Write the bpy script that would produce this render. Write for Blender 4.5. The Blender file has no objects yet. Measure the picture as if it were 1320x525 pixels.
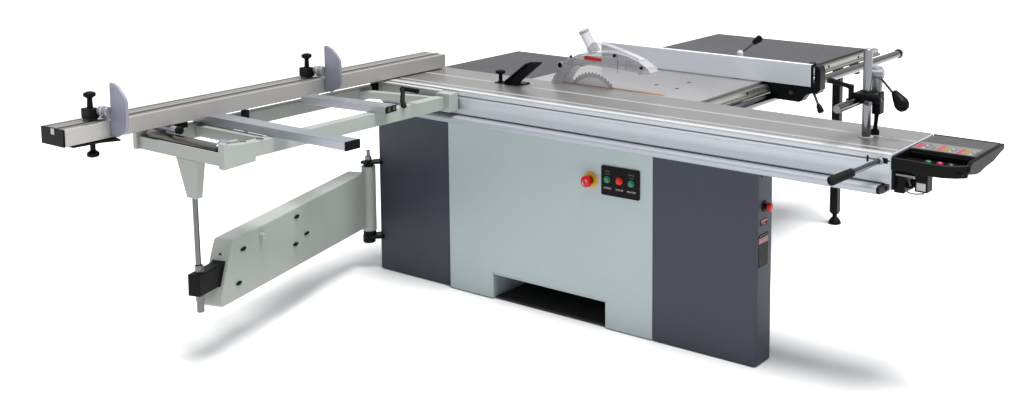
import bpy, bmesh, math, random
from mathutils import Vector, Matrix
random.seed(4)
S = bpy.context.scene
COL = S.collection

# ------------------------------------------------------------------ materials
def newmat(name):
    m = bpy.data.materials.new(name); m.use_nodes = True
    nt = m.node_tree; b = nt.nodes['Principled BSDF']
    return m, nt, b

def paint(name, col, rough=.45, metal=0., var=.06, bump=.0, scale=60, spec=.5, coat=0.):
    """painted / plastic / rubber surface: slight mottling in tone and gloss, fine orange peel"""
    m, nt, b = newmat(name)
    tc = nt.nodes.new('ShaderNodeTexCoord')
    n1 = nt.nodes.new('ShaderNodeTexNoise'); n1.inputs['Scale'].default_value = 5.; n1.inputs['Detail'].default_value = 6
    nt.links.new(tc.outputs['Object'], n1.inputs['Vector'])
    r = nt.nodes.new('ShaderNodeValToRGB')
    r.color_ramp.elements[0].position = .3; r.color_ramp.elements[1].position = .7
    r.color_ramp.elements[0].color = tuple(c*(1-var) for c in col) + (1,)
    r.color_ramp.elements[1].color = tuple(min(1, c*(1+var)) for c in col) + (1,)
    nt.links.new(n1.outputs['Fac'], r.inputs['Fac']); nt.links.new(r.outputs['Color'], b.inputs['Base Color'])
    mr = nt.nodes.new('ShaderNodeMapRange'); mr.inputs['To Min'].default_value = rough*.88; mr.inputs['To Max'].default_value = min(1, rough*1.12)
    n2 = nt.nodes.new('ShaderNodeTexNoise'); n2.inputs['Scale'].default_value = 22.; n2.inputs['Detail'].default_value = 4
    nt.links.new(tc.outputs['Object'], n2.inputs['Vector'])
    nt.links.new(n2.outputs['Fac'], mr.inputs['Value']); nt.links.new(mr.outputs['Result'], b.inputs['Roughness'])
    b.inputs['Metallic'].default_value = metal
    b.inputs['Specular IOR Level'].default_value = spec
    b.inputs['Coat Weight'].default_value = coat
    if bump:
        n3 = nt.nodes.new('ShaderNodeTexNoise'); n3.inputs['Scale'].default_value = scale*10; n3.inputs['Detail'].default_value = 2
        nt.links.new(tc.outputs['Object'], n3.inputs['Vector'])
        bp = nt.nodes.new('ShaderNodeBump'); bp.inputs['Strength'].default_value = bump; bp.inputs['Distance'].default_value = .001
        nt.links.new(n3.outputs['Fac'], bp.inputs['Height']); nt.links.new(bp.outputs['Normal'], b.inputs['Normal'])
    return m

def brushed(name, col, rough=.35, axis='x', var=.08, metal=.75, bump=.12, fine=260, aniso=.0, spec=.5):
    """machined / extruded metal: streaks running along one axis"""
    m, nt, b = newmat(name)
    tc = nt.nodes.new('ShaderNodeTexCoord'); mp = nt.nodes.new('ShaderNodeMapping')
    s = {'x': (3, fine, fine), 'y': (fine, 3, fine), 'z': (fine, fine, 3)}[axis]
    mp.inputs['Scale'].default_value = s
    nt.links.new(tc.outputs['Object'], mp.inputs['Vector'])
    n1 = nt.nodes.new('ShaderNodeTexNoise'); n1.inputs['Scale'].default_value = 1.; n1.inputs['Detail'].default_value = 4
    nt.links.new(mp.outputs['Vector'], n1.inputs['Vector'])
    n0 = nt.nodes.new('ShaderNodeTexNoise'); n0.inputs['Scale'].default_value = 3.5; n0.inputs['Detail'].default_value = 5
    nt.links.new(tc.outputs['Object'], n0.inputs['Vector'])
    ad = nt.nodes.new('ShaderNodeMath'); ad.operation = 'ADD'
    hf = nt.nodes.new('ShaderNodeMath'); hf.operation = 'MULTIPLY'; hf.inputs[1].default_value = .5
    nt.links.new(n1.outputs['Fac'], ad.inputs[0]); nt.links.new(n0.outputs['Fac'], ad.inputs[1]); nt.links.new(ad.outputs[0], hf.inputs[0])
    r = nt.nodes.new('ShaderNodeValToRGB')
    r.color_ramp.elements[0].position = .35; r.color_ramp.elements[1].position = .65
    r.color_ramp.elements[0].color = tuple(c*(1-var) for c in col) + (1,)
    r.color_ramp.elements[1].color = tuple(min(1, c*(1+var)) for c in col) + (1,)
    nt.links.new(hf.outputs[0], r.inputs['Fac']); nt.links.new(r.outputs['Color'], b.inputs['Base Color'])
    mr = nt.nodes.new('ShaderNodeMapRange'); mr.inputs['To Min'].default_value = rough*.8; mr.inputs['To Max'].default_value = rough*1.2
    nt.links.new(hf.outputs[0], mr.inputs['Value']); nt.links.new(mr.outputs['Result'], b.inputs['Roughness'])
    b.inputs['Metallic'].default_value = metal; b.inputs['Anisotropic'].default_value = aniso
    b.inputs['Specular IOR Level'].default_value = spec
    bp = nt.nodes.new('ShaderNodeBump'); bp.inputs['Strength'].default_value = bump; bp.inputs['Distance'].default_value = .0006
    nt.links.new(n1.outputs['Fac'], bp.inputs['Height']); nt.links.new(bp.outputs['Normal'], b.inputs['Normal'])
    return m

def clearplastic(name, tint=(.9, .91, .92), op=.3):
    m, nt, b = newmat(name)
    b.inputs['Base Color'].default_value = tint + (1,)
    b.inputs['Roughness'].default_value = .12
    tr = nt.nodes.new('ShaderNodeBsdfTransparent'); tr.inputs['Color'].default_value = (.90, .90, .91, 1)
    lw = nt.nodes.new('ShaderNodeLayerWeight'); lw.inputs['Blend'].default_value = .35
    mr = nt.nodes.new('ShaderNodeMapRange'); mr.inputs['To Min'].default_value = op; mr.inputs['To Max'].default_value = min(1, op+.55)
    nt.links.new(lw.outputs['Facing'], mr.inputs['Value'])
    mx = nt.nodes.new('ShaderNodeMixShader')
    nt.links.new(mr.outputs['Result'], mx.inputs['Fac'])
    nt.links.new(tr.outputs[0], mx.inputs[1]); nt.links.new(b.outputs[0], mx.inputs[2])
    nt.links.new(mx.outputs[0], nt.nodes['Material Output'].inputs['Surface'])
    return m

M = dict(
    green=paint('pale_grey_green_paint', (.345, .402, .412), .42, var=.015, bump=.06),
    frame=paint('frame_paint', (.292, .312, .290), .42, var=.03, bump=.06),
    slate=paint('slate_paint', (.035, .038, .056), .5, var=.02, bump=.08, spec=.3),
    alu=brushed('extruded_aluminium', (.53, .555, .60), .5, 'x', var=.03, metal=.3),
    alutop=brushed('aluminium_table_top', (.285, .28, .272), .34, 'x', var=.05),
    aluy=brushed('anodised_fence_side', (.40, .388, .37), .40, 'y', var=.03, metal=.5),
    aluyt=brushed('anodised_fence_top', (.34, .33, .315), .34, 'y', var=.06),
    alubar=brushed('aluminium_bar', (.36, .37, .41), .38, 'x', var=.05),
    ripalu=brushed('rip_fence_aluminium', (.74, .77, .83), .45, 'x', var=.02, metal=.35),
    bright=brushed('bright_metal_highlight', (.50, .505, .50), .4, 'x', var=.03, metal=.2),  # bright metal, also the painted highlights along slot edges
    cast=brushed('ground_cast_iron', (.44, .43, .43), .3, 'y', var=.07, fine=120),
    railm=brushed('ground_steel_rail', (.27, .26, .24), .24, 'y', var=.06),
    chrome=brushed('chromed_steel', (.15, .15, .155), .10, 'y', var=.01, bump=.0, metal=1.),
    chromez=brushed('chromed_post', (.165, .17, .18), .14, 'z', var=.01, bump=.0, metal=1.),
    zinc=brushed('zinc_plated_steel', (.13, .13, .135), .25, 'z', var=.04, bump=.03, metal=1.),
    plategrey=paint('dark_grey_table_paint', (.066, .065, .070), .55, var=.05, bump=.1, spec=.08),
    stopplate=paint('stop_plate_aluminium', (.25, .26, .32), .4, metal=.35, var=.03),
    bladem=brushed('saw_blade_steel', (.80, .79, .80), .45, 'z', var=.05, metal=.15),
    castalu=paint('silver_painted_casting', (.27, .28, .31), .4, metal=.4, var=.05),
    black=paint('black_plastic', (.0045, .0045, .005), .42, var=.2, bump=.1, spec=.08),
    blackm=paint('black_painted_steel', (.0055, .006, .007), .36, var=.15, bump=.05, spec=.12),
    rubber=paint('black_rubber', (.006, .006, .006), .7, var=.2, bump=.2, spec=.12),
    grooveshade=paint('groove_shade_brown', (.055, .040, .030), .6, var=.15, spec=.15),  # brown that paints the shade inside the fence slots
    railalu=brushed('rail_aluminium', (.36, .385, .42), .5, 'x', var=.03, metal=.5),
    slotgrey=paint('slot_bottom_grey', (.16, .165, .175), .5, metal=.3, var=.05),
    ringm=brushed('ground_blade_rim', (.55, .54, .545), .45, 'z', var=.05, metal=.3),
    groove=paint('groove_shadow_steel', (.05, .045, .04), .5, var=.1),
    dark=paint('dark_interior_shade', (.012, .011, .012), .7, var=.2),  # near black, puts the shade of the openings into the colour
    legend=paint('legend_film', (.006, .0045, .005), .45, var=.1, spec=.08),
    lid=paint('smoked_panel_film', (.020, .018, .017), .35, var=.08),
    strip=paint('grey_legend_film', (.13, .125, .125), .35, var=.1),
    red=paint('red_plastic', (.42, .004, .008), .3, var=.05, spec=.25),
    red2=paint('red_print', (.30, .02, .04), .4, var=.05),
    redl=paint('red_button', (.52, .02, .012), .35, var=.05, spec=.2),
    green2=paint('green_button', (.028, .17, .10), .35, var=.05, spec=.2),
    crimson=paint('crimson_button', (.28, .012, .045), .35, var=.05),
    greendk=paint('dark_green_button', (.012, .08, .05), .35, var=.05),
    yellow=paint('yellow_plastic', (.56, .29, .004), .4, var=.05),
    lime=paint('olive_print', (.17, .16, .03), .4, var=.05),
    orange=paint('orange_print', (.32, .085, .03), .4, var=.05),
    white=paint('white_print', (.42, .42, .42), .5, var=.05),
    dim=paint('faint_grey_print', (.10, .10, .10), .5, var=.05),
    gold=paint('gold_print', (.16, .11, .03), .5, var=.05),
    wplas=paint('white_plastic', (.45, .45, .46), .4, var=.03),
    cream=paint('cream_plastic', (.34, .34, .28), .4, var=.03),
    insert=paint('wooden_throat_insert', (.26, .105, .025), .6, var=.2),
    clear=clearplastic('clear_guard_plastic', (.56, .55, .57), op=.16),
    clear2=clearplastic('frosted_guard_plastic', (.58, .57, .585), op=.30),
    floor=paint('white_studio_floor', (.88, .88, .88), .9, var=.0, spec=.0),
)

# ------------------------------------------------------------------ geometry
class MB:
    def __init__(s): s.bm = bmesh.new()
    def box(s, x0, x1, y0, y1, z0, z1, rz=None, piv=None):
        vs = [s.bm.verts.new((x, y, z)) for x in (x0, x1) for y in (y0, y1) for z in (z0, z1)]
        for q in ((0,1,3,2),(4,6,7,5),(0,4,5,1),(2,3,7,6),(0,2,6,4),(1,5,7,3)): s.bm.faces.new([vs[i] for i in q])
        if rz is not None:
            bmesh.ops.rotate(s.bm, verts=vs, cent=piv or ((x0+x1)/2, (y0+y1)/2, (z0+z1)/2), matrix=Matrix.Rotation(rz, 3, 'Z'))
        return s
    def prism(s, pts, axis, a, b):
        """polygon pts in the plane normal to axis, from a to b. axis x: (y,z); y: (x,z); z: (x,y)"""
        def v(p, t): return {'x': (t, p[0], p[1]), 'y': (p[0], t, p[1]), 'z': (p[0], p[1], t)}[axis]
        A = [s.bm.verts.new(v(p, a)) for p in pts]; B = [s.bm.verts.new(v(p, b)) for p in pts]
        n = len(pts)
        s.bm.faces.new(A); s.bm.faces.new(B[::-1])
        for i in range(n): s.bm.faces.new([A[i], B[i], B[(i+1) % n], A[(i+1) % n]])
        return s
    def prism3(s, pts, off):
        """3-D polygon pts extruded by the vector off"""
        A = [s.bm.verts.new(p) for p in pts]; B = [s.bm.verts.new(Vector(p)+Vector(off)) for p in pts]
        n = len(pts)
        s.bm.faces.new(A); s.bm.faces.new(B[::-1])
        for i in range(n): s.bm.faces.new([A[i], B[i], B[(i+1) % n], A[(i+1) % n]])
        return s
    def lathe(s, p0, p1, prof, n=28):
        """prof: list of (t along p0->p1 in metres, radius)"""
        p0 = Vector(p0); d = (Vector(p1)-p0).normalized()
        u = d.orthogonal().normalized(); w = d.cross(u)
        rings = []
        for t, r in prof:
            if r < 1e-5: rings.append([s.bm.verts.new(p0+d*t)])
            else: rings.append([s.bm.verts.new(p0+d*t+(u*math.cos(a)+w*math.sin(a))*r) for a in (2*math.pi*k/n for k in range(n))])
        for A, B in zip(rings, rings[1:]):
            for k in range(n):
                k2 = (k+1) % n
                if len(A) == 1 and len(B) == 1: continue
                if len(A) == 1: s.bm.faces.new([A[0], B[k2], B[k]])
                elif len(B) == 1: s.bm.faces.new([A[k], A[k2], B[0]])
                else: s.bm.faces.new([A[k], A[k2], B[k2], B[k]])
        if len(rings[0]) > 1: s.bm.faces.new(rings[0][::-1])
        if len(rings[-1]) > 1: s.bm.faces.new(rings[-1])
        return s
    def cyl(s, p0, p1, r, r1=None, n=28, ch=.0):
        L = (Vector(p1)-Vector(p0)).length; r1 = r if r1 is None else r1
        if ch: return s.lathe(p0, p1, [(0, r-ch), (ch, r), (L-ch, r1), (L, r1-ch)], n)
        return s.lathe(p0, p1, [(0, r), (L, r1)], n)
    def tube(s, pts, r, n=12):
        pts = [Vector(p) for p in pts]; prev = None; u = None
        for i, p in enumerate(pts):
            d = (pts[min(i+1, len(pts)-1)]-pts[max(i-1, 0)]).normalized()
            u = d.orthogonal().normalized() if u is None else (u - d*u.dot(d)).normalized()
            w = d.cross(u)
            rr = r[i] if isinstance(r, (list, tuple)) else r
            R = [s.bm.verts.new(p+(u*math.cos(a)+w*math.sin(a))*rr) for a in (2*math.pi*k/n for k in range(n))]
            if prev:
                for k in range(n): s.bm.faces.new([prev[k], prev[(k+1) % n], R[(k+1) % n], R[k]])
            else: s.bm.faces.new(R[::-1])
            prev = R
        s.bm.faces.new(prev); return s

def P(name, mb, mat, parent=None, bevel=0., seg=2, label=None):
    bm = mb.bm
    bmesh.ops.recalc_face_normals(bm, faces=bm.faces)
    me = bpy.data.meshes.new(name); bm.to_mesh(me); bm.free()
    me.materials.append(M[mat] if isinstance(mat, str) else mat)
    me.shade_smooth(); me.set_sharp_from_angle(angle=math.radians(35))
    o = bpy.data.objects.new(name, me); COL.objects.link(o); o.parent = parent
    if bevel:
        b = o.modifiers.new('Bevel', 'BEVEL'); b.width = bevel; b.segments = seg; b.limit_method = 'ANGLE'; b.angle_limit = math.radians(40); b.harden_normals = True
    if label: o['label'] = label
    return o

def text(name, body, size, loc, rot, mat, parent, align='CENTER', sx=1.):
    c = bpy.data.curves.new(name, 'FONT'); c.body = body; c.size = size; c.align_x = align; c.align_y = 'CENTER'; c.extrude = .0002
    c.materials.append(M[mat])
    t = bpy.data.objects.new(name, c)
    COL.objects.link(t)
    dg = bpy.context.evaluated_depsgraph_get(); me = bpy.data.meshes.new_from_object(t.evaluated_get(dg))
    bpy.data.objects.remove(t)
    o = bpy.data.objects.new(name, me); COL.objects.link(o)
    o.location = loc; o.rotation_euler = rot; o.scale = (sx, 1, 1); o.parent = parent
    return o

def arcpts(cx, cy, r, a0, a1, n):
    return [(cx+r*math.cos(math.radians(a0+(a1-a0)*k/n)), cy+r*math.sin(math.radians(a0+(a1-a0)*k/n))) for k in range(n+1)]

def bolt(parent, p, d, r=.005, h=.004, mat='blackm', name='screw'):
    p = Vector(p); d = Vector(d).normalized()
    mb = MB().lathe(p, p+d, [(0, r*1.25), (h*.3, r*1.25), (h*.3, r), (h, r*.95), (h, r*.45), (h*.5, r*.4), (h*.5, 0)], 16)
    return P(name, mb, mat, parent)

# ------------------------------------------------------------------ root
root = bpy.data.objects.new('panel_saw', None); COL.objects.link(root)
root['label'] = 'large grey and slate sliding table panel saw standing on a white floor'
root['category'] = 'panel saw'

# ------------------------------------------------------------------ cabinet
Z0 = .004
cab = P('cabinet', MB().box(-1.05, -.832, .03, .82, Z0, .83).box(-.232, -.03, .03, .82, Z0, .83).box(-.832, -.232, .03, .82, .14, .83), 'green', root, .004)
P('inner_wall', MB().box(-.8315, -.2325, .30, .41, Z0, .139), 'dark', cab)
P('tunnel_floor_shade', MB().box(-.829, -.234, .012, .40, Z0, .010), 'dark', cab)  # black sheet laid over the lit floor to paint the opening dark

def fillet_panel():
    # one folded sheet: front face with the notch at the bottom and short returns
    x0, x1, zt, ox0, ox1, oz = -1.082, -.002, .772, -.831, -.232, .122
    mb = MB().prism([(x0, Z0), (ox0, Z0), (ox0, oz), (ox1, oz), (ox1, Z0), (x1, Z0), (x1, zt), (x0, zt)], 'y', -.002, .0295)
    return mb
fp = P('front_panel', fillet_panel(), 'green', root, .003)
P('panel_return', MB().box(-.834, -.831, .030, .17, Z0, .122), 'green', fp)
P('panel_lip', MB().box(-.829, -.234, .001, .028, .113, .1215), 'green', fp)

def housing(x0, x1, y0, y1, zt, r, rr):
    pts = [(x0, y1), (x0, y0+.003), (x0+.003, y0), (x1-r, y0)] + [(x1-r+r*math.sin(a), y0+r-r*math.cos(a)) for a in [math.pi/2*k/5 for k in range(1, 6)]] + [(x1, y1)]
    return MB().prism(pts, 'z', Z0, zt)
lh = P('end_housing', housing(-1.528, -1.084, .012, .33, .772, .004, 0), 'slate', root, .0025, label='left slate end housing carrying the swing arm')
P('base_plinth', MB().box(-1.11, -1.0825, .016, .2, .0025, .02), 'slate', lh)
rh = P('end_housing', housing(-.0005, .468, .0, .115, .774, .012, 0), 'slate', root, .004, label='right slate end housing with rating plate and stop button')

# control panel on the front
cp = P('control_panel', MB().prism([(-.247, .572), (-.243, .567), (-.065, .569), (-.060, .573), (-.060, .686), (-.064, .691), (-.243, .689), (-.247, .685)], 'y', -.008, -.0022), 'legend', root, .0015)
for (x, z, m, r) in ((-.215, .634, 'green2', .0115), (-.156, .636, 'redl', .0125), (-.098, .634, 'green2', .0115)):
    b = P('push_button', MB().lathe((x, -.0082, z), (x, -1, z), [(0, r+.003), (.004, r+.003), (.0045, r), (.010, r), (.012, r-.003), (.012, 0)], 24), m, cp)
R90 = (math.radians(90), 0, 0)
for (x, s, sx) in ((-.215, 'SCORING', .8), (-.156, 'MAIN OFF', .8), (-.098, 'MAIN START', .75)):
    text('caption', s, .0105, (x, -.0085, .598), R90, 'white', cp, sx=sx)
for (x, s) in ((-.215, 'START'), (-.098, 'MOTOR')):
    text('caption', s, .010, (x, -.0085, .667), R90, 'dim', cp, sx=.8)
for x in (-.215, -.098):
    P('indicator_mark', MB().box(x-.012, x+.012, -.0086, -.0081, .655, .6565), 'dim', cp)

# emergency stop
def estop(parent, c, d, k=1., arrows=True, up=(0, 0, 1)):
    c = Vector(c); d = Vector(d)
    mk = lambda prof, m, n: P(n, MB().lathe(c, c+d, [(t*k, r*k) for t, r in prof], 32), m, es)
    es = P('emergency_stop', MB().lathe(c, c+d, [(.020*k, .010*k), (.022*k, .0215*k), (.026*k, .0245*k), (.035*k, .0245*k), (.041*k, .0225*k), (.0445*k, .016*k), (.0450*k, 0)], 32), 'red', parent)
    mk([(0, .033), (.004, .033), (.006, .031), (.006, .014)], 'yellow', 'yellow_collar')
    mk([(.006, .016), (.014, .016), (.014, .0125), (.021, .0115)], 'black', 'button_stem')
    if arrows:
        mb = MB(); side = d.cross(Vector(up)).normalized(); upv = Vector(up)
        for a0, a1 in ((95, 190), (275, 370)):
            pin = [(.0095, a) for a in range(a0, a1+1, 12)]; pout = [(.0125, a) for a in range(a1, a0-1, -12)]
            pts = [c + d*.0440*k + side*(r*k*math.cos(math.radians(a))) + upv*(r*k*math.sin(math.radians(a))) for r, a in pin+pout]
            mb.prism3(pts, d*.0009*k)
        P('turn_arrow', mb, 'white', es)
    return es
estop(root, (-.302, -.0022, .618), (0, -1, 0), 1.0)
se = estop(root, (.4685, .055, .622), (1, 0, 0), .68, False)
for ch in se.children:
    if ch.name.startswith('yellow'): ch.data.materials[0] = M['black']

# name plate and rating plate on the right housing's end
wl = P('type_plate', MB().box(.4682, .4694, .022, .079, .551, .574), 'legend', rh)
P('red_band', MB().box(.4695, .4699, .026, .076, .563, .572), 'red2', wl)
text('caption', 'MODEL', .007, (.4697, .050, .557), (math.radians(90), 0, math.radians(90)), 'white', wl)
rp = P('rating_plate', MB().box(.4682, .4694, .012, .084, .39, .518), 'legend', rh)
for (z0, z1, m) in ((.4905, .4925, 'white'), (.4935, .500, 'red2'), (.5005, .502, 'white'), (.4840, .4895, 'red2'), (.4825, .4835, 'white')):
    P('print_band', MB().box(.4695, .4699, .012, .084, z0, z1), m, rp)
text('caption', 'SLIDING TABLE SAW', .0078, (.4697, .048, .511), (math.radians(90), 0, math.radians(90)), 'gold', rp, sx=.85)
for i in range(7):
    P('print_line', MB().box(.4695, .4698, .018, .078-.006*(i % 3), .470-.011*i, .4708-.011*i), 'groove', rp)
for (y, z) in ((.058, .745), (.030, .745)): bolt(rh, (.4682, y, z), (1, 0, 0), .004)

# ------------------------------------------------------------------ sliding table
XL, XR, ZT = -1.50, .987, .905
# cross-section (y, z) of the moving extrusion, with T-slots cut in top and front
prof = [(.402, ZT), (.402, .86), (.36, .80), (.05, .80), (.012, .797), (.004, .803), (.010, .825), (.012, .845), (.006, .866),
        (.0, .872), (.0, .8795), (.008, .8800), (.008, .8850), (.0, .8855), (.0, .897), (.003, ZT),
        (.030, ZT), (.030, .898), (.036, .898), (.036, ZT), (.072, ZT), (.072, .899), (.080, .899), (.080, ZT),
        (.243, ZT), (.243, .895), (.253, .895), (.253, ZT)]
st = P('sliding_table', MB().prism(prof, 'x', XL, XR), 'alu', root, .0008, 1)
for y0, y1 in ((.0385, .0715), (.0815, .2400), (.2560, .4010)):
    P('top_plate', MB().box(XL+.001, XR-.001, y0, y1, .9045, .9062), 'alutop', st, .0004, 1)
for y, h in ((.0283, .0022), (.0372, .0013), (.0708, .0024), (.0825, .0016), (.2415, .0036), (.2550, .0015)):
    P('slot_edge', MB().box(XL+.001, XR-.001, y-h, y+h, .9050, .9064), 'bright', st)  # pale strips drawing the highlight lines beside the slots
P('slot_floor', MB().box(XL+.001, XR-.001, .2431, .2529, .9000, .9030), 'alutop', st)
P('front_edge_strip', MB().box(XL+.001, XR-.001, .001, .0265, .9046, .9060), 'bright', st)
P('end_plate', MB().prism([(.40, .904), (.40, .82), (.30, .775), (.02, .772), (.004, .78), (.002, .90), (.004, .904)], 'x', XR+.0003, XR+.0035), 'alu', st, .0006)
P('front_slot', MB().box(XL+.001, XR-.03, .0025, .0040, .8802, .8848), 'slotgrey', st)
P('slot_plug', MB().box(.957, .980, -.0012, .006, .872, .892), 'black', st, .001)
P('slot_plug', MB().box(.900, .908, -.0010, .006, .870, .893), 'black', st, .001)

# fixed rail below it, its rounded nose sticks out in front
bprof = [(.30, .794), (.02, .794), (.012, .7955), (-.026, .7955), (-.036, .792), (-.040, .785), (-.037, .772), (-.030, .765), (.0, .7645), (.30, .7645)]
br = P('fixed_rail', MB().prism(bprof, 'x', -1.495, .955), 'railalu', root, .001)
P('end_cap', MB().prism([(.20, .793), (-.024, .7945), (-.036, .790), (-.038, .785), (-.035, .772), (-.029, .766), (.20, .766)], 'x', .9553, .966), 'black', br, .001)
P('rail_gib', MB().box(-1.494, .95, .0125, .30, .7945, .7985), 'groove', br)
P('rail_underside', MB().box(.0, .94, .06, .24, .744, .764), 'groove', br)
for x in (.972, .976): bolt(br, (.9662, .03, .775), (1, 0, 0), .006); break

# pushing handle at the right end
ph = P('push_handle', MB().cyl((.952, .0, .880), (.900, -.120, .856), .0095, n=24), 'chrome', root)
P('grip', MB().lathe((.902, -.116, .8565), (.861, -.211, .8375), [(0, .012), (.004, .0155), (.05, .0162), (.092, .0168), (.100, .0172), (.106, .0150), (.1062, .0085), (.104, .0080), (.104, 0)], 28), 'rubber', ph)
P('grip_end', MB().lathe((.8635, -.205, .8387), (.861, -.211, .8375), [(0, .007), (.004, .0065), (.004, 0)], 16), 'zinc', ph)
P('handle_flange', MB().cyl((.953, -.0015, .8805), (.9505, -.010, .879), .014, n=24), 'castalu', ph)

# ------------------------------------------------------------------ cast iron table and extensions
tp = [(-.944, .4085), (-.045, .4085), (-.045, .94), (-.045, 1.0), (-.944, 1.0)]
ct = P('cast_table', MB().prism([(-.944, .4095), (-.045, .4095), (-.045, 1.47), (-.9435, 1.47)], 'z', .868, .9035), 'cast', root, .0012)
P('table_web', MB().box(-.93, -.915, .42, 1.45, .80, .867).box(-.075, -.06, .42, 1.45, .80, .867).box(-.914, -.076, .42, .435, .80, .867).box(-.914, -.076, 1.43, 1.445, .80, .867).box(-.914, -.076, .83, .85, .80, .867), 'green', ct)
P('throat_insert', MB().box(-.835, -.235, .4265, .447, .900, .9045), 'insert', ct, .0004)
for (x, y) in ((-.39, .62), (-.27, .60), (-.30, .75), (-.60, .80)):
    P('set_screw', MB().lathe((x, y, .9037), (x, y, 1), [(0, .010), (.0008, .010), (.0008, .004), (.0003, .0035), (.0003, 0)], 16), 'groove', ct)
P('side_extension_table', MB().box(-1.486, -.9465, .4095, .985, .872, .9035), 'plategrey', root, .0015, label='dark grey side extension table behind the sliding table')
for y in (.46, .88): P('extension_bracket', MB().box(-1.44, -.95, y, y+.04, .83, .871), 'blackm', root, .002)
re_ = P('rear_extension_table', MB().box(-.942, -.045, 1.4725, 2.10, .876, .9035), 'plategrey', root, .0015, label='dark grey rear extension table behind the rip fence')
P('edge_flange', MB().box(-.94, -.925, 1.48, 2.09, .84, .8755).box(-.062, -.047, 1.48, 2.09, .84, .8755).box(-.924, -.063, 2.075, 2.09, .84, .8755), 'blackm', re_)
for (x, y) in ((-.80, 1.68), (-.42, 1.62), (-.16, 1.75), (-.22, 1.95), (-.60, 2.0), (-.72, 1.86), (-.33, 1.84)):
    P('set_screw', MB().lathe((x, y, .9037), (x, y, 1), [(0, .009), (.0008, .009), (.0008, .004), (.0003, .0035), (.0003, 0)], 16), 'groove', re_)

# rip fence rail: flat bar and round guide tube
gr = P('guide_rail', MB().prism([(-.043, .893), (-.017, .893), (-.015, .891), (-.015, .868), (-.005, .866), (-.005, .858), (-.043, .858)], 'x', 0, 1), 'railm', root)
gr.data.clear_geometry()
b2 = bmesh.new(); t_ = MB(); t_.prism([(-.043, .893), (-.018, .893), (-.015, .890), (-.015, .872), (-.004, .870), (-.004, .858), (-.043, .858)], 'y', .411, 2.20)
bmesh.ops.recalc_face_normals(t_.bm, faces=t_.bm.faces); t_.bm.to_mesh(gr.data); b2.free(); t_.bm.free()
for y in (.50, 1.30, 1.90): P('rail_bracket', MB().box(-.044, .004, y, y+.03, .80, .857), 'blackm', gr)
for y in (.47, .78, 1.25, 1.60, 1.95): bolt(gr, (-.0148, y, .882), (1, 0, 0), .005, .003)
P('guide_tube', MB().lathe((.012, .411, .838), (.012, 2.43, .838), [(0, .021), (1.990, .021), (1.990, .026), (2.000, .027), (2.008, .025), (2.009, .018), (2.000, .017), (2.000, 0)], 32), 'chrome', root)
P('scale_strip', MB().box(-.0415, -.034, .415, 2.18, .8932, .8937), 'groove', gr)

# rip fence
rf = P('rip_fence', MB().box(-.93, .209, .948, .972, .9085, 1.0075), 'ripalu', root, .0012)
P('end_face', MB().box(.2093, .2110, .9485, .9715, .909, 1.007), 'blackm', rf)
for z0, z1 in ((.920, .930), (.945, .968), (.985, .995)):
    P('end_slot', MB().box(.2111, .2122, .953, .967, z0, z1), 'zinc', rf)
P('backing_profile', MB().box(-.86, .205, .9725, 1.012, .916, .935).box(-.86, .205, .9725, .985, .935, .99), 'ripalu', rf)
P('carriage_saddle', MB().box(-.03, .20, 1.031, 1.10, .86, .92), 'blackm', rf, .004)
cg = P('fence_carriage', MB().prism([(-.062, .9035), (-.062, .895), (-.018, .8945), (.0, .836), (.008, .829), (.138, .827), (.15, .832), (.172, .861), (.185, .868), (.232, .880), (.243, .892), (.243, .978), (.236, .996), (.214, 1.004), (.214, .907), (.0, .9035)], 'y', .9735, 1.03), 'blackm', root, .004, 3)
P('carriage_screw', MB().lathe((.10, .9730, .868), (.10, 0, .868), [(0, .009), (.004, .009), (.005, .006), (.003, .004), (.003, 0)], 20), 'groove', cg)
P('pressure_knob', MB().lathe((.192, 1.000, .995), (.192, 1.000, 2), [(0, .018), (.010, .018), (.015, .013), (.016, 0)], 24), 'black', cg)
lv = P('clamp_lever', MB().cyl((.200, 1.0, .872), (.232, .985, .822), .0062, n=16), 'chromez', cg)
P('lever_knob', MB().lathe((.2295, .986, .827), (.251, .976, .793), [(0, .0085), (.010, .0125), (.034, .0150), (.041, .012), (.043, 0)], 20), 'black', lv)
# lever on top of the rear table that locks the fence
lp = P('fence_lock', MB().lathe((-.222, 1.075, .904), (-.220, 1.075, 1.04), [(0, .024), (.04, .020), (.070, .012), (.084, .0145), (.102, .0150), (.110, .009), (.1115, 0)], 24), 'wplas', root)
P('lever_rod', MB().cyl((-.220, 1.078, 1.000), (-.160, 1.130, 1.060), .0058, n=16), 'zinc', lp)
P('lever_knob', MB().lathe((-.176, 1.118, 1.046), (-.138, 1.148, 1.084), [(0, .009), (.010, .0135), (.036, .0175), (.046, .0150), (.051, .006), (.0515, 0)], 22), 'black', lp)

# support leg under the rail's far end
sl = P('support_leg', MB().box(-.118, -.074, 1.86, 1.90, .062, .857), 'blackm', root, .003)
P('leveller', MB().lathe((-.096, 1.88, .0615), (-.096, 1.88, -1), [(0, .023), (.006, .020), (.012, .012), (.024, .012), (.034, .022), (.048, .031), (.056, .034), (.0575, .033)], 26), 'black', sl)

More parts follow.
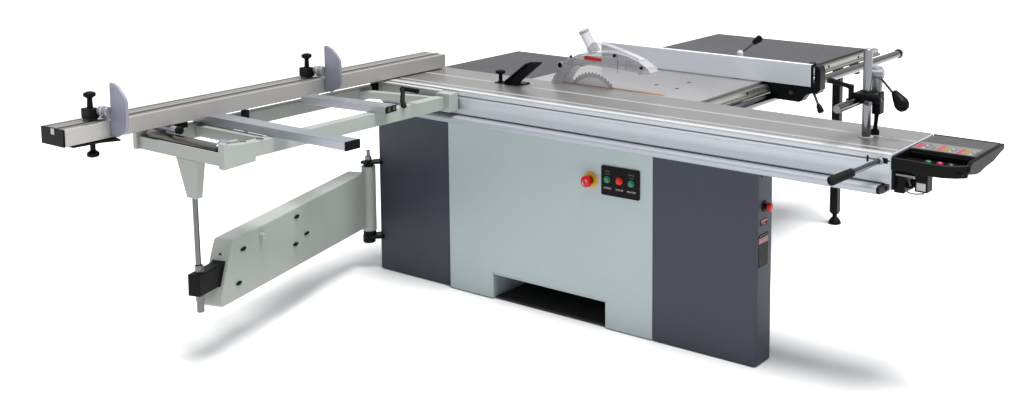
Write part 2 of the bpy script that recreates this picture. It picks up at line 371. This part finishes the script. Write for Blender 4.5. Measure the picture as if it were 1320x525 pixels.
# ------------------------------------------------------------------ blade and guard
BY = .437
def disc(cx, cz, R, teeth, depth):
    pts = []
    for k in range(teeth):
        a = 2*math.pi*k/teeth; b = 2*math.pi/teeth
        for f, rr in ((0, R), (.30, R-.001), (.42, R-depth), (.8, R-depth*.8)):
            pts.append((cx+rr*math.cos(a+b*f), cz+rr*math.sin(a+b*f)))
    return pts
bl = P('saw_blade', MB().prism(disc(-.610, .815, .152, 48, .008), 'y', BY-.0016, BY+.0016), 'bladem', root)
P('blade_tooth_ring', MB().prism(disc(-.610, .815, .150, 48, .006) , 'y', BY-.0020, BY-.0017), 'ringm', bl)
P('blade_body', MB().prism(arcpts(-.610, .815, .127, 0, 352.5, 47), 'y', BY-.0028, BY-.0021), 'bladem', bl)
P('riving_knife', MB().prism([(-.79, .895), (-.725, .895), (-.72, .93), (-.70, .96), (-.675, .985), (-.70, .99), (-.745, .965), (-.775, .935)], 'y', BY-.0014, BY+.0014), 'bladem', root)

GX = [(-.812, .908), (-.800, .935), (-.785, .958), (-.795, .975), (-.775, .995), (-.72, 1.022), (-.66, 1.048), (-.618, 1.052), (-.52, 1.068), (-.46, 1.070), (-.40, 1.062), (-.345, 1.045), (-.300, 1.020), (-.282, 1.000), (-.292, .992), (-.335, .993), (-.42, .998), (-.52, 1.003), (-.62, 1.006), (-.665, .998), (-.705, .975), (-.735, .94), (-.752, .908)]
gd = P('blade_guard', MB().prism(GX, 'y', BY-.035, BY-.032).prism(GX, 'y', BY+.032, BY+.035), 'clear', root, .001)
# rim strips of the hood, thin walls around its outline
def rim(pts, y0, y1, th=.003):
    mb = MB()
    for (a, b) in zip(pts, pts[1:]):
        dx, dz = b[0]-a[0], b[1]-a[1]; L = math.hypot(dx, dz) or 1; n = (-dz/L*th, dx/L*th)
        mb.prism([a, b, (b[0]-n[0], b[1]-n[1]), (a[0]-n[0], a[1]-n[1])], 'y', y0, y1)
    return mb
P('guard_top_wall', rim(GX[:14], BY-.0318, BY+.0318), 'clear', gd)
P('guard_front_foot', MB().prism([(-.815, .9075), (-.797, .94), (-.76, .965), (-.735, .99), (-.70, .985), (-.72, .965), (-.738, .94), (-.752, .9075)], 'y', BY-.040, BY-.0365), 'clear2', gd)
P('guard_cover', MB().prism([(-.690, 1.010), (-.655, 1.042), (-.56, 1.050), (-.46, 1.052), (-.435, 1.046), (-.43, 1.010), (-.56, 1.0075)], 'y', BY-.041, BY-.038), 'clear2', gd, .001)
P('guard_lens', MB().prism([(-.415, 1.006), (-.41, 1.05), (-.37, 1.044), (-.33, 1.025), (-.305, 1.004), (-.36, 1.0)], 'y', BY-.039, BY-.0365), 'clear', gd, .001)
P('guard_seam', MB().box(-.690, -.29, BY-.0425, BY-.0412, 1.003, 1.0065), 'clear2', gd)
P('guard_upper_fin', MB().prism([(-.640, 1.056), (-.605, 1.100), (-.585, 1.104), (-.52, 1.096), (-.43, 1.076), (-.355, 1.055), (-.34, 1.046), (-.40, 1.063), (-.50, 1.070), (-.58, 1.066)], 'y', BY-.020, BY+.020), 'clear', gd, .002)
P('fin_rib', rim([(-.585, 1.106), (-.52, 1.098), (-.43, 1.078), (-.355, 1.057), (-.345, 1.050)], BY-.022, BY-.0205, .004), 'clear2', gd)
# dust spout: open tube leaning left
sp0, sp1 = Vector((-.600, BY, 1.058)), Vector((-.662, BY, 1.150)); sd = (sp1-sp0).normalized()
P('dust_spout', MB().lathe(sp0, sp1, [(0, .026), (.05, .025), (.075, .0235), (.112, .0245), (.112, .0215), (.075, .0205), (.01, .0215)], 28), 'clear', gd)
P('spout_rim', MB().lathe(sp0+sd*.100, sp1, [(0, .0250), (.003, .0262), (.009, .0262), (.0115, .0248), (.0115, .0216), (0, .0216)], 28), 'clear2', gd)
for (x, z, r) in ((-.762, .988, .0095), (-.700, 1.034, .0055), (-.463, 1.060, .0065), (-.322, 1.020, .0060)):
    b = bolt(gd, (x, BY-.0425, z), (0, -1, 0), r, .006, 'black', 'guard_bolt')
P('knob_ring', MB().lathe((-.762, BY-.041, .988), (-.762, -1, .988), [(0, .018), (.002, .018), (.003, .012)], 24), 'clear2', gd)
P('red_label', MB().prism([(-.632, 1.034), (-.620, 1.027), (-.535, 1.027), (-.532, 1.040), (-.62, 1.046)], 'y', BY-.0422, BY-.0414), 'redl', gd)
P('guide_pin', MB().cyl((-.447, BY-.043, 1.062), (-.447, BY-.043, .985), .0009, n=8), 'groove', gd)

# shoe clamp on the sliding table
sc_ = P('clamp_shoe', MB().prism([(-.957, .9075), (-.945, .918), (-.815, 1.016), (-.800, 1.022), (-.745, 1.026), (-.757, 1.012), (-.868, .925), (-.875, .9075)], 'y', .232, .250), 'blackm', root, .0015)
P('shoe_flange', MB().prism3([(-.945, .232, .919), (-.815, .232, 1.017), (-.815, .215, 1.017), (-.945, .215, .919)], (.004, 0, -.004)), 'blackm', sc_)
P('shoe_foot', MB().box(-.955, -.86, .250, .30, .9068, .914), 'blackm', sc_, .001)
P('slot_plate', MB().box(-1.005, -.945, .228, .262, .9068, .9105), 'blackm', sc_, .001)
P('clamp_knob', MB().lathe((-.985, .245, .9105), (-.985, .245, 2), [(0, .013), (.004, .013), (.005, .0085), (.034, .0085), (.038, .012), (.040, .0215), (.046, .0235), (.052, .0215), (.055, .012), (.056, 0)], 28), 'black', sc_)

# ------------------------------------------------------------------ hold-down clamp
hp = P('hold_down_clamp', MB().cyl((.806, .205, .906), (.806, .205, 1.236), .0168, n=36, ch=.0015), 'chromez', root)
P('post_base', MB().lathe((.806, .205, .9065), (.806, .205, 2), [(0, .027), (.002, .027), (.003, .018)], 32), 'bright', hp)
cb = P('clamp_body', MB().box(.770, .838, .150, .245, 1.040, 1.078), 'black', hp, .008, 3)
P('clamp_ring', MB().lathe((.806, .205, 1.036), (.806, .205, 2), [(0, .0225), (.002, .025), (.044, .025), (.046, .0225)], 30), 'black', cb)
P('split_ear', MB().cyl((.838, .170, 1.060), (.875, .170, 1.060), .016, n=24, ch=.003), 'black', cb)
P('ear_bolt', MB().cyl((.874, .170, 1.060), (.886, .170, 1.060), .008, n=6), 'zinc', cb)
P('ear_nut', MB().cyl((.83, .140, 1.048), (.852, .132, 1.048), .009, n=16), 'zinc', cb)
P('cross_rod', MB().cyl((.788, .180, 1.046), (.788, -.015, 1.046), .0160, n=32, ch=.002), 'chrome', hp)
ll = P('locking_lever', MB().cyl((.768, .148, 1.046), (.768, .148, 1.108), .0105, n=20, ch=.002), 'black', hp)
P('lever_arm', MB().tube([(.764, .145, 1.100), (.758, .138, 1.104), (.735, .115, 1.114), (.712, .092, 1.125), (.704, .084, 1.127)], [.0105, .009, .0085, .0115, .0105]), 'black', ll)
P('lever_bracket', MB().box(.752, .790, .135, .178, 1.040, 1.056), 'black', ll, .003)
# toggle casting with its long lever behind the post
tg = P('toggle_casting', MB().lathe((.822, .262, 1.030), (.812, .270, 1.160), [(0, .014), (.04, .018), (.08, .023), (.100, .027), (.118, .028), (.131, .022), (.136, .010), (.137, 0)], 28), 'castalu', hp)
P('toggle_pivot', MB().cyl((.790, .250, 1.136), (.846, .262, 1.136), .020, n=24, ch=.003), 'castalu', tg)
P('toggle_sleeve', MB().box(.808, .842, .240, .285, .985, 1.070), 'black', tg, .006)
P('presser_rod', MB().tube([(.822, .262, 1.0), (.819, .262, .96), (.816, .262, .925)], [.010, .008, .008]), 'black', tg)
P('presser_foot', MB().lathe((.816, .262, .907), (.816, .262, 2), [(0, .016), (.010, .017), (.020, .013), (.022, 0)], 24), 'black', tg)
P('lever_rod', MB().cyl((.838, .255, 1.125), (.905, .232, 1.072), .0072, n=18), 'chromez', tg)
P('lever_knob', MB().lathe((.898, .234, 1.082), (.952, .214, 1.024), [(0, .010), (.004, .013), (.025, .020), (.050, .0275), (.066, .0265), (.078, .019), (.083, .008), (.084, 0)], 28), 'black', tg)

# ------------------------------------------------------------------ operator console at the right end
CW = 1.243
oc = P('operator_console', MB().box(1.000, CW-.001, .145, .398, .872, .892), 'black', root, .004)
P('console_lid', MB().box(1.000, CW-.002, .150, .396, .8922, .9035), 'lid', oc, .002)
P('legend_strip', MB().box(1.002, CW-.014, .152, .262, .9037, .9045), 'strip', oc)
P('end_wall', MB().prism([(.404, .905), (.404, .884), (.352, .876), (.290, .862), (.210, .858), (.150, .850), (.110, .852), (.060, .862), (.042, .874), (.046, .892), (.070, .905)], 'x', CW, CW+.016), 'black', oc, .004)
P('rear_wall', MB().box(.992, CW-.001, .3965, .404, .868, .905), 'black', oc, .002)
P('inner_tray', MB().box(.994, CW-.001, .012, .144, .862, .870), 'black', oc, .001)
# hand rail along the front, bending back at its right end
railpts = [(.990, .002), (1.04, .001), (1.09, -.006), (1.135, -.010), (1.18, -.006), (1.22, .012), (1.250, .040)]
mb = MB()
for a, b in zip(railpts, railpts[1:]):
    mb.prism3([(a[0], a[1], .852), (b[0], b[1], .852), (b[0], b[1]+.016, .852), (a[0], a[1]+.016, .852)], (0, 0, .042))
bmesh.ops.remove_doubles(mb.bm, verts=mb.bm.verts, dist=.0002)
P('hand_rail', mb, 'black', oc, .003)
P('hand_rail_edge', MB().tube([(x, y+.006, .8945) for x, y in railpts], .0022, 8), 'lid', oc)
P('console_mount', MB().box(.9906, 1.000, .012, .30, .780, .900), 'black', oc, .002)
P('underside_panel', MB().box(.9915, CW-.002, .03, .36, .852, .861), 'black', oc, .002)
for (x, m) in ((1.100, 'greendk'), (1.142, 'crimson'), (1.182, 'lid')):
    P('console_button', MB().lathe((x, .070, .8702), (x, .062, 2), [(0, .014), (.004, .014), (.005, .0115), (.013, .0115), (.016, .0095), (.018, .005), (.0182, 0)], 24), m, oc)
# legend pictures on the strip
def tile(x0, x1, y0, y1, m): return P('legend_print', MB().box(x0, x1, y0, y1, .9046, .9050), m, oc)
for (x0, cols) in ((1.006, ('crimson', 'red2')), (1.090, ('red2', 'orange', 'lime')), (1.165, ('crimson', 'orange', 'lime'))):
    for k, c in enumerate(cols):
        xx = x0 + .013*k; tile(xx, xx+.0115, .160+.004*k, .238, c)
    xx = x0+.013*len(cols)+.002
    for j in range(4):
        y = .172+.019*j
        tile(xx+.003, xx+.010, y, y+.009, 'white' if j % 2 == 0 else 'dim'); tile(xx+.014, xx+.021, y+.002, y+.010, 'dim')
    text('caption', 'STOP' if x0 < 1.05 else ('OFF' if x0 < 1.10 else 'ON'), .010, (x0+.055, .232, .9049), (0, 0, 0), 'white', oc, sx=.8)
for k, (x, y) in enumerate(((1.062, .20), (1.066, .18), (1.064, .162))): tile(x, x+.016, y, y+.003, 'dim')
# bracket, limit switch and cable below the console
P('bracket_plate', MB().box(1.000, 1.072, .02, .075, .830, .838), 'zinc', oc, .001)
ls = P('limit_switch', MB().box(1.052, 1.100, .070, .12, .768, .833), 'black', root, .003)
P('switch_face', MB().box(1.060, 1.094, .0672, .0698, .775, .803), 'wplas', ls, .001)
P('switch_base', MB().box(.9915, 1.030, .03, .12, .765, .829), 'black', ls, .004)
P('cable', MB().tube([(1.028, .06, .800), (1.036, .055, .785), (1.046, .06, .783), (1.056, .07, .795)], .0055), 'black', ls)
P('cable', MB().tube([(1.020, .05, .782), (1.040, .045, .768), (1.062, .055, .764), (1.09, .07, .766)], .0035), 'cream', ls)
P('cable_gland', MB().cyl((1.040, .07, .800), (1.056, .085, .803), .011, n=16), 'black', ls)

# ------------------------------------------------------------------ outrigger frame
ZB, ZF = .826, .884
of = P('outrigger_frame', MB().box(-1.098, -1.052, -1.150, -.020, ZB, ZF), 'frame', root, .003)
P('side_member', MB().box(-1.535, -1.490, -1.150, -.030, ZB, ZF), 'frame', of, .003)
P('table_side_member', MB().box(-1.500, -1.030, -.0285, -.0225, ZB, .897).box(-1.490, -1.030, -.0222, -.004, ZB+.004, .840), 'frame', of, .0015)
P('end_bracket', MB().box(-1.097, -1.018, -.060, -.003, .818, .899), 'frame', of, .002)
P('frame_cap', MB().box(-1.500, -1.0985, -.0295, -.006, .8975, .9020), 'bright', of)
P('corner_block', MB().box(-1.5, -1.478, -.060, -.0295, .842, .896), 'black', of, .001)
P('end_member', MB().box(-1.5665, -1.080, -1.215, -1.2085, .8120, .862).box(-1.56, -1.09, -1.208, -1.155, .812, .820), 'frame', of, .0015)
P('corner_plate', MB().prism([(-1.228, .806), (-1.228, .902), (-1.216, .905), (-1.205, .896), (-1.150, .889), (-1.085, .886), (-1.085, .812)], 'x', -1.0795, -1.0465), 'frame', of, .002)
P('corner_plate', MB().box(-1.590, -1.567, -1.228, -1.10, .812, .880), 'frame', of, .002)
P('cross_member', MB().box(-1.489, -1.0985, -1.015, -.975, .834, .878), 'frame', of, .003)
P('diagonal_brace', MB().prism([(-1.489, -.10), (-1.489, -.14), (-1.0985, -.055), (-1.0985, -.030)], 'z', .842, .874), 'frame', of, .002)
# roller along the end with its bearings
rl = P('support_roller', MB().cyl((-1.555, -1.176, .860), (-1.135, -1.176, .860), .0225, n=32, ch=.003), 'chrome', of)
rl.data.materials[0] = brushed('roller_steel', (.22, .215, .205), .16, 'x', var=.02, bump=.0, metal=1.)
P('roller_shaft', MB().cyl((-1.134, -1.178, .858), (-1.082, -1.178, .858), .008, n=16), 'chrome', of)
P('bearing_block', MB().cyl((-1.190, -1.130, .866), (-1.110, -1.130, .866), .018, n=28, ch=.003), 'stopplate', of)
P('bearing_lug', MB().box(-1.108, -1.092, -1.165, -1.125, .862, .896), 'frame', of, .004)
for p_, r_ in (((-1.128, -1.196, .868), .007), ((-1.116, -1.178, .876), .006), ((-1.140, -1.19, .842), .008)):
    P('hex_bolt', MB().cyl(p_, (p_[0]+.014, p_[1]-.006, p_[2]+.003), r_, n=6), 'zinc', of)
P('stop_screw', MB().cyl((-1.092, -1.115, .882), (-1.066, -1.115, .886), .0045, n=12), 'black', of)
P('stop_screw', MB().cyl((-1.085, -1.05, .888), (-1.045, -1.05, .890), .0025, n=12), 'zinc', of)
# bar lying across the frame, black end cap
b1 = P('cross_bar', MB().box(-1.535, -.672, -.995, -.925, .8845, .918), 'alubar', root, .002, label='plain square aluminium bar lying across the outrigger frame')
P('end_cap', MB().box(-.6715, -.664, -.9955, -.9245, .884, .9185), 'black', b1, .0015)
def slotted(l, w, z):
    mb = MB(); pr_ = [(0, .0), (w, .0), (w, .030), (w*.78, .030), (w*.78, .022), (w*.66, .022), (w*.66, .030), (w*.36, .030), (w*.36, .022), (w*.24, .022), (w*.24, .030), (0, .030)]
    return mb.prism([(y, z+h) for y, h in pr_], 'x', 0, l)
b3 = P('slotted_cross_bar', slotted(.45, .072, 0), 'alubar', root, .001, label='wide aluminium bar with two slots lying askew on the outrigger frame')
b3.location = (-1.001-.45*.9945, -.465-.45*.1045, .8845); b3.rotation_euler = (0, 0, math.radians(6.0))
for y in (.0150, .0280, .0460, .0585): P('slot_edge', MB().box(0.001, .449, y-.0018, y+.0018, .0302, .0312), 'bright', b3)
P('slot_floor', MB().box(0.001, .449, .0175, .0258, .0222, .0232), 'alutop', b3)
P('end_insert', MB().box(.4503, .4550, .003, .069, .002, .0275), 'black', b3, .001)
for y in (.012, .042): P('end_boss', MB().box(.4552, .4590, y, y+.016, .008, .024), 'groove', b3, .001)
# ratchet lever near the table
rt = P('ratchet_lever', MB().tube([(-1.045, -.310, .884), (-1.064, -.300, .905), (-1.090, -.270, .934), (-1.100, -.262, .942)], [.0125, .0105, .0095, .0120]), 'black', root)
P('lever_arm', MB().tube([(-1.108, -.258, .944), (-1.095, -.255, .946), (-1.062, -.247, .943), (-1.030, -.240, .940)], [.0125, .0085, .0095, .0105]), 'black', rt)
# tube with black cap under the fence, clamping post with knob
tb = P('cross_tube', MB().cyl((-1.540, -1.152, .897), (-1.402, -1.160, .897), .0125, n=28), 'stopplate', root)
P('tube_bracket', MB().box(-1.545, -1.455, -1.140, -1.075, .886, .911), 'black', tb)
P('handle_tip', MB().lathe((-1.404, -1.160, .897), (-1.384, -1.161, .897), [(0, .012), (.003, .0145), (.020, .0145), (.022, .012)], 28), 'black', tb)
kp = P('clamp_post', MB().cyl((-1.455, -.800, .905), (-1.455, -.800, .845), .0165, n=24), 'black', root)
P('post_stem', MB().cyl((-1.455, -.800, .845), (-1.455, -.800, .79), .008, n=16), 'zinc', kp)
P('post_knob', MB().lathe((-1.455, -.800, .795), (-1.455, -.800, 0), [(0, .012), (.004, .022), (.022, .0245), (.028, .022), (.031, .010), (.0312, 0)], 24), 'black', kp)


# ------------------------------------------------------------------ crosscut fence
FX0, FX1, FY0, FY1, FZ0, FZ1 = -1.575, -1.438, -1.600, .375, .913, .974
fpf = [(FX0, FZ0), (FX1, FZ0), (FX1, FZ1-.001), (FX1-.001, FZ1), (-1.458, FZ1), (-1.458, .966), (-1.470, .966), (-1.470, FZ1), (-1.520, FZ1), (-1.520, .969), (-1.527, .969), (-1.527, FZ1), (FX0+.002, FZ1), (FX0, FZ1-.002)]
cf = P('crosscut_fence', MB().prism(fpf, 'y', FY0, FY1), 'aluy', root, .0006, 1)
P('top_face', MB().box(-1.519, -1.473, FY0+.001, FY1-.001, .9736, .9752).box(-1.5735, -1.529, FY0+.001, FY1-.001, .9736, .9749), 'aluyt', cf)
P('fence_groove', MB().box(-1.4698, -1.4582, FY0+.003, FY1-.001, .9662, .9732), 'groove', cf)
P('fence_groove', MB().box(-1.4920, -1.4745, FY0+.002, FY1-.001, .9745, .9758), 'grooveshade', cf)  # dark strip on the top face, stands in for a shaded T-slot
P('fence_groove', MB().box(-1.5560, -1.5500, FY0+.002, FY1-.001, .9744, .9755), 'grooveshade', cf)
P('fence_groove', MB().box(-1.5285, -1.5195, FY0+.003, FY1-.001, .9692, .9735), 'grooveshade', cf)
P('slot_edge', MB().box(-1.4578, -1.4395, FY0+.001, FY1-.001, .9738, .9748), 'aluyt', cf)
P('slot_edge', MB().box(-1.4432, -1.4392, FY0+.001, FY1-.001, .9749, .9754), 'bright', cf)
ec = P('end_cap', MB().box(FX0-.001, FX1+.0005, FY0-.008, FY0-.0005, FZ0-.002, FZ1+.0005), 'black', cf, .0015)
P('cap_notch', MB().box(-1.512, -1.492, FY0-.0088, FY0-.0082, .952, .9735), 'white', cf)
P('bottom_groove', MB().box(-1.470, -1.45, FY0+.01, FY1-.01, .909, .9125), 'groove', cf)
P('joint_line', MB().box(-1.4376, -1.4372, -1.398, -1.396, FZ0, FZ1), 'groove', cf)

def flip_stop(y, lower):
    pts = [(-1.433, .918), (-1.395, .920), (-1.354, .940), (-1.342, .960), (-1.338, .975), (-1.338, 1.050), (-1.342, 1.064), (-1.358, 1.086), (-1.385, 1.106), (-1.415, 1.117), (-1.433, 1.118)]
    s = P('flip_stop', MB().prism(pts, 'y', y-.006, y+.006), 'stopplate', root, .0015)
    yk = y-.040
    P('pivot_arm', MB().cyl((-1.478, y-.020, 1.012), (-1.434, y-.012, 1.012), .0175, n=26, ch=.003).box(-1.470, -1.434, y-.020, y+.001, .985, 1.008), 'castalu', s, 0)
    P('pivot_collar', MB().cyl((-1.462, y-.017, 1.012), (-1.456, y-.016, 1.012), .0188, n=26), 'bright', s)
    P('clamp_block', MB().box(-1.532, -1.478, yk-.022, yk+.020, .984, 1.022), 'black', s, .004)
    P('block_shoe', MB().box(-1.522, -1.488, yk-.020, yk+.018, .9757, .984), 'zinc', s)
    P('stop_knob', MB().lathe((-1.505, yk, 1.022), (-1.505, yk, 2), [(0, .011), (.034, .0095), (.038, .013), (.043, .021), (.050, .0228), (.056, .021), (.060, .012), (.061, 0)], 28), 'black', s)
    if lower:
        P('lower_plate', MB().prism([(-1.575, FY0+.03), (-1.440, FY0+.03), (-1.430, y-.05), (-1.400, y+.01), (-1.47, y+.03), (-1.575, y-.02)], 'z', .9025, .9085), 'black', s, .001)
        P('stop_knob', MB().lathe((-1.500, yk, .9025), (-1.500, yk, -1), [(0, .0105), (.036, .0095), (.040, .013), (.046, .021), (.054, .0228), (.060, .021), (.064, .012), (.065, 0)], 28), 'black', s)
    return s
s1 = flip_stop(-1.415, True); s1['label'] = 'flip stop near the black capped end of the fence'
s2 = flip_stop(-.385, False); s2['label'] = 'flip stop halfway along the fence'

# ------------------------------------------------------------------ post, rod and swing arm
def tapered(p0, hx0, hy0, p1, hx1, hy1):
    mb = MB()
    A = [mb.bm.verts.new((p0[0]+sx*hx0, p0[1]+sy*hy0, p0[2])) for sx, sy in ((-1,-1),(1,-1),(1,1),(-1,1))]
    B = [mb.bm.verts.new((p1[0]+sx*hx1, p1[1]+sy*hy1, p1[2])) for sx, sy in ((-1,-1),(1,-1),(1,1),(-1,1))]
    mb.bm.faces.new(A); mb.bm.faces.new(B[::-1])
    for i in range(4): mb.bm.faces.new([A[i], B[i], B[(i+1) % 4], A[(i+1) % 4]])
    return mb
po = P('support_post', tapered((-1.288, -1.192, .811), .062, .020, (-1.266, -1.197, .664), .026, .016), 'frame', root, .002)
P('telescopic_rod', MB().cyl((-1.262, -1.200, .665), (-1.233, -1.215, .235), .0105, n=28, ch=.0015), 'zinc', root)
AD = Vector((-.320, .990, 0)).normalized(); AN = Vector((AD.y, -AD.x, 0))       # along the arm towards the cabinet / to its right
E = Vector((-1.250, -1.040, 0))
def ap(t, n, z): v = E + AD*t + AN*n; return Vector((v.x, v.y, z))
W = -.088
side = [(.0, .463), (1.062, .463), (1.062, .198), (-.086, .222), (-.094, .230), (-.092, .262), (-.014, .440)]
arm = P('swing_arm', MB().prism3([ap(t, 0, z) for t, z in side], AN*W), 'frame', root, .006, 3)
fc = []
def onend(z): # t on the slanted end face
    return -.088 + (.074)*(z-.262)/(.440-.262)
op = P('end_opening', MB().prism3([ap(onend(.388)-.0012, -.014, .388), ap(onend(.388)-.0012, -.074, .388), ap(onend(.285)-.0012, -.074, .285), ap(onend(.285)-.0012, -.014, .285)], AD*-.002), 'dark', arm)  # dark plate on the solid end face, paints the shaded hole
P('end_screw', MB().lathe(ap(onend(.41)-.001, -.044, .41), ap(-1, -.044, .35), [(0, .005), (.002, .0045), (.002, 0)], 12), 'black', arm)
def armscrew(t, z, r=.0065):
    p = ap(t, .0002, z); P('slot_screw', MB().lathe(p, p+AN, [(0, r*1.3), (.003, r*1.2), (.007, r), (.007, 0)], 14).prism3([p-AD*.017+Vector((0,0,-.0045)), p+AD*.017+Vector((0,0,-.0045)), p+AD*.017+Vector((0,0,.0045)), p-AD*.017+Vector((0,0,.0045))], AN*.0035), 'black', arm)
for t, z in ((.060, .408), (.455, .425), (.440, .310), (.022, .282)): armscrew(t, z)
armscrew(.53, .330, .005)
p = ap(.185, .0002, .425)
P('spring_peg', MB().lathe(p, p+AN, [(0, .012), (.018, .012), (.020, .009), (.020, .005), (.016, .004), (.016, 0)], 20), 'cream', arm)
# black stub holding the rod
sa = ap(-.03, -.044, 0); sb = ap(-.225, -.044, 0)
u_ = AD; n_ = AN
def stubbox(t0, t1, hw, z0, z1):
    return MB().prism3([ap(t0, -.044-hw, z0), ap(t1, -.044-hw, z0), ap(t1, -.044-hw, z1), ap(t0, -.044-hw, z1)], AN*2*hw)
stb = P('rod_holder', stubbox(-.20, .0, .026, .300, .384), 'black', arm, .003)
P('collar_nut', MB().cyl((-1.2385, -1.2115, .384), (-1.2385, -1.2115, .412), .017, n=6), 'zinc', stb)
P('collar_nut', MB().cyl((-1.2355, -1.2135, .299), (-1.2350, -1.2135, .275), .017, n=6), 'zinc', stb)
P('lower_sleeve', MB().cyl((-1.2345, -1.214, .276), (-1.2335, -1.215, .232), .0135, n=24, ch=.002), 'zinc', stb)

# hinge
hx, hy = -1.572, -.014
hg = P('hinge_tube', MB().cyl((hx, hy, .185), (hx, hy, .492), .033, n=36, ch=.002), 'frame', root)
P('hinge_bracket', MB().prism([(-1.600, -.030), (-1.585, -.052), (-1.555, -.052), (-1.5035, .0), (-1.5035, .09), (-1.53, .09)], 'z', .506, .516), 'black', hg, .001)
P('hinge_bracket', MB().prism([(-1.598, -.030), (-1.585, -.046), (-1.560, -.048), (-1.5035, .0), (-1.5035, .09), (-1.53, .09)], 'z', .150, .166), 'black', hg, .001)
P('mounting_plate', MB().box(-1.512, -1.5028, .015, .10, .150, .54), 'black', hg, .001)
P('hinge_bush', MB().cyl((hx, hy, .492), (hx, hy, .506), .022, n=24).cyl((hx, hy, .166), (hx, hy, .185), .030, n=24), 'black', hg)
P('hinge_nut', MB().cyl((hx, hy, .516), (hx, hy, .536), .0155, n=6), 'zinc', hg)
P('hinge_stud', MB().cyl((hx, hy, .536), (hx, hy, .566), .0085, n=18, ch=.002), 'zinc', hg)
P('hinge_base', MB().cyl((hx, hy-.004, .128), (hx, hy-.004, .150), .029, n=24, ch=.004), 'black', hg)

# ------------------------------------------------------------------ setting
fl = bpy.data.meshes.new('floor'); b = bmesh.new()
bmesh.ops.create_grid(b, x_segments=4, y_segments=4, size=60); b.to_mesh(fl); b.free(); fl.materials.append(M['floor'])
flo = bpy.data.objects.new('floor', fl); COL.objects.link(flo); flo['kind'] = 'structure'

# unseen surround, made dimmer behind the camera to give the metal darker reflections
w = bpy.data.worlds.new('World'); S.world = w; w.use_nodes = True
nt = w.node_tree; bg = nt.nodes['Background']
tc = nt.nodes.new('ShaderNodeTexCoord')
dp = nt.nodes.new('ShaderNodeVectorMath'); dp.operation = 'DOT_PRODUCT'; dp.inputs[1].default_value = (-.50, .72, .48)
cr = nt.nodes.new('ShaderNodeMapRange'); cr.interpolation_type = 'SMOOTHSTEP'
cr.inputs['From Min'].default_value = -.9; cr.inputs['From Max'].default_value = .9
cr.inputs['To Min'].default_value = .34; cr.inputs['To Max'].default_value = .78
nt.links.new(tc.outputs['Generated'], dp.inputs[0]); nt.links.new(dp.outputs['Value'], cr.inputs['Value'])
nt.links.new(cr.outputs['Result'], bg.inputs['Strength']); bg.inputs['Color'].default_value = (.97, .98, 1, 1)

def area(name, loc, target, size, power, sy=None, col=(1, 1, 1)):
    L = bpy.data.lights.new(name, 'AREA'); L.energy = power; L.color = col
    L.shape = 'RECTANGLE'; L.size = size; L.size_y = sy or size
    o = bpy.data.objects.new(name, L); COL.objects.link(o); o.location = loc
    o.rotation_euler = (Vector(target)-Vector(loc)).to_track_quat('-Z', 'Y').to_euler()
    return o
c_ = Vector((-1.0, 2.0, 0)); kd = Vector((.29, -.05, 1)).normalized()
area('overhead_softbox', c_+kd*30, c_, 14.0, 15000, 14.0)

# ------------------------------------------------------------------ camera
cd = bpy.data.cameras.new('camera'); cam = bpy.data.objects.new('camera', cd); COL.objects.link(cam); S.camera = cam
R = Vector((0.82113262, 0.57073646, 0.00105728)); U = Vector((-0.07233946, 0.10223866, 0.99212613)); F = Vector((-0.56613446, 0.81474361, -0.12523826))
mt = Matrix(((R.x, U.x, -F.x, 2.72069548), (R.y, U.y, -F.y, -4.14596817), (R.z, U.z, -F.z, 2.0), (0, 0, 0, 1)))
cam.matrix_world = mt
cd.sensor_width = 36; cd.lens = 45.319; cd.shift_x = -.105437; cd.shift_y = -.197636; cd.clip_end = 300; cd.clip_start = .05

S.view_settings.view_transform = 'Standard'; S.view_settings.look = 'None'; S.view_settings.exposure = 0; S.view_settings.gamma = 1
S.render.resolution_x = 1024; S.render.resolution_y = 407
try:
    S.cycles.use_denoising = True; S.cycles.max_bounces = 8; S.cycles.transparent_max_bounces = 16
except Exception: pass
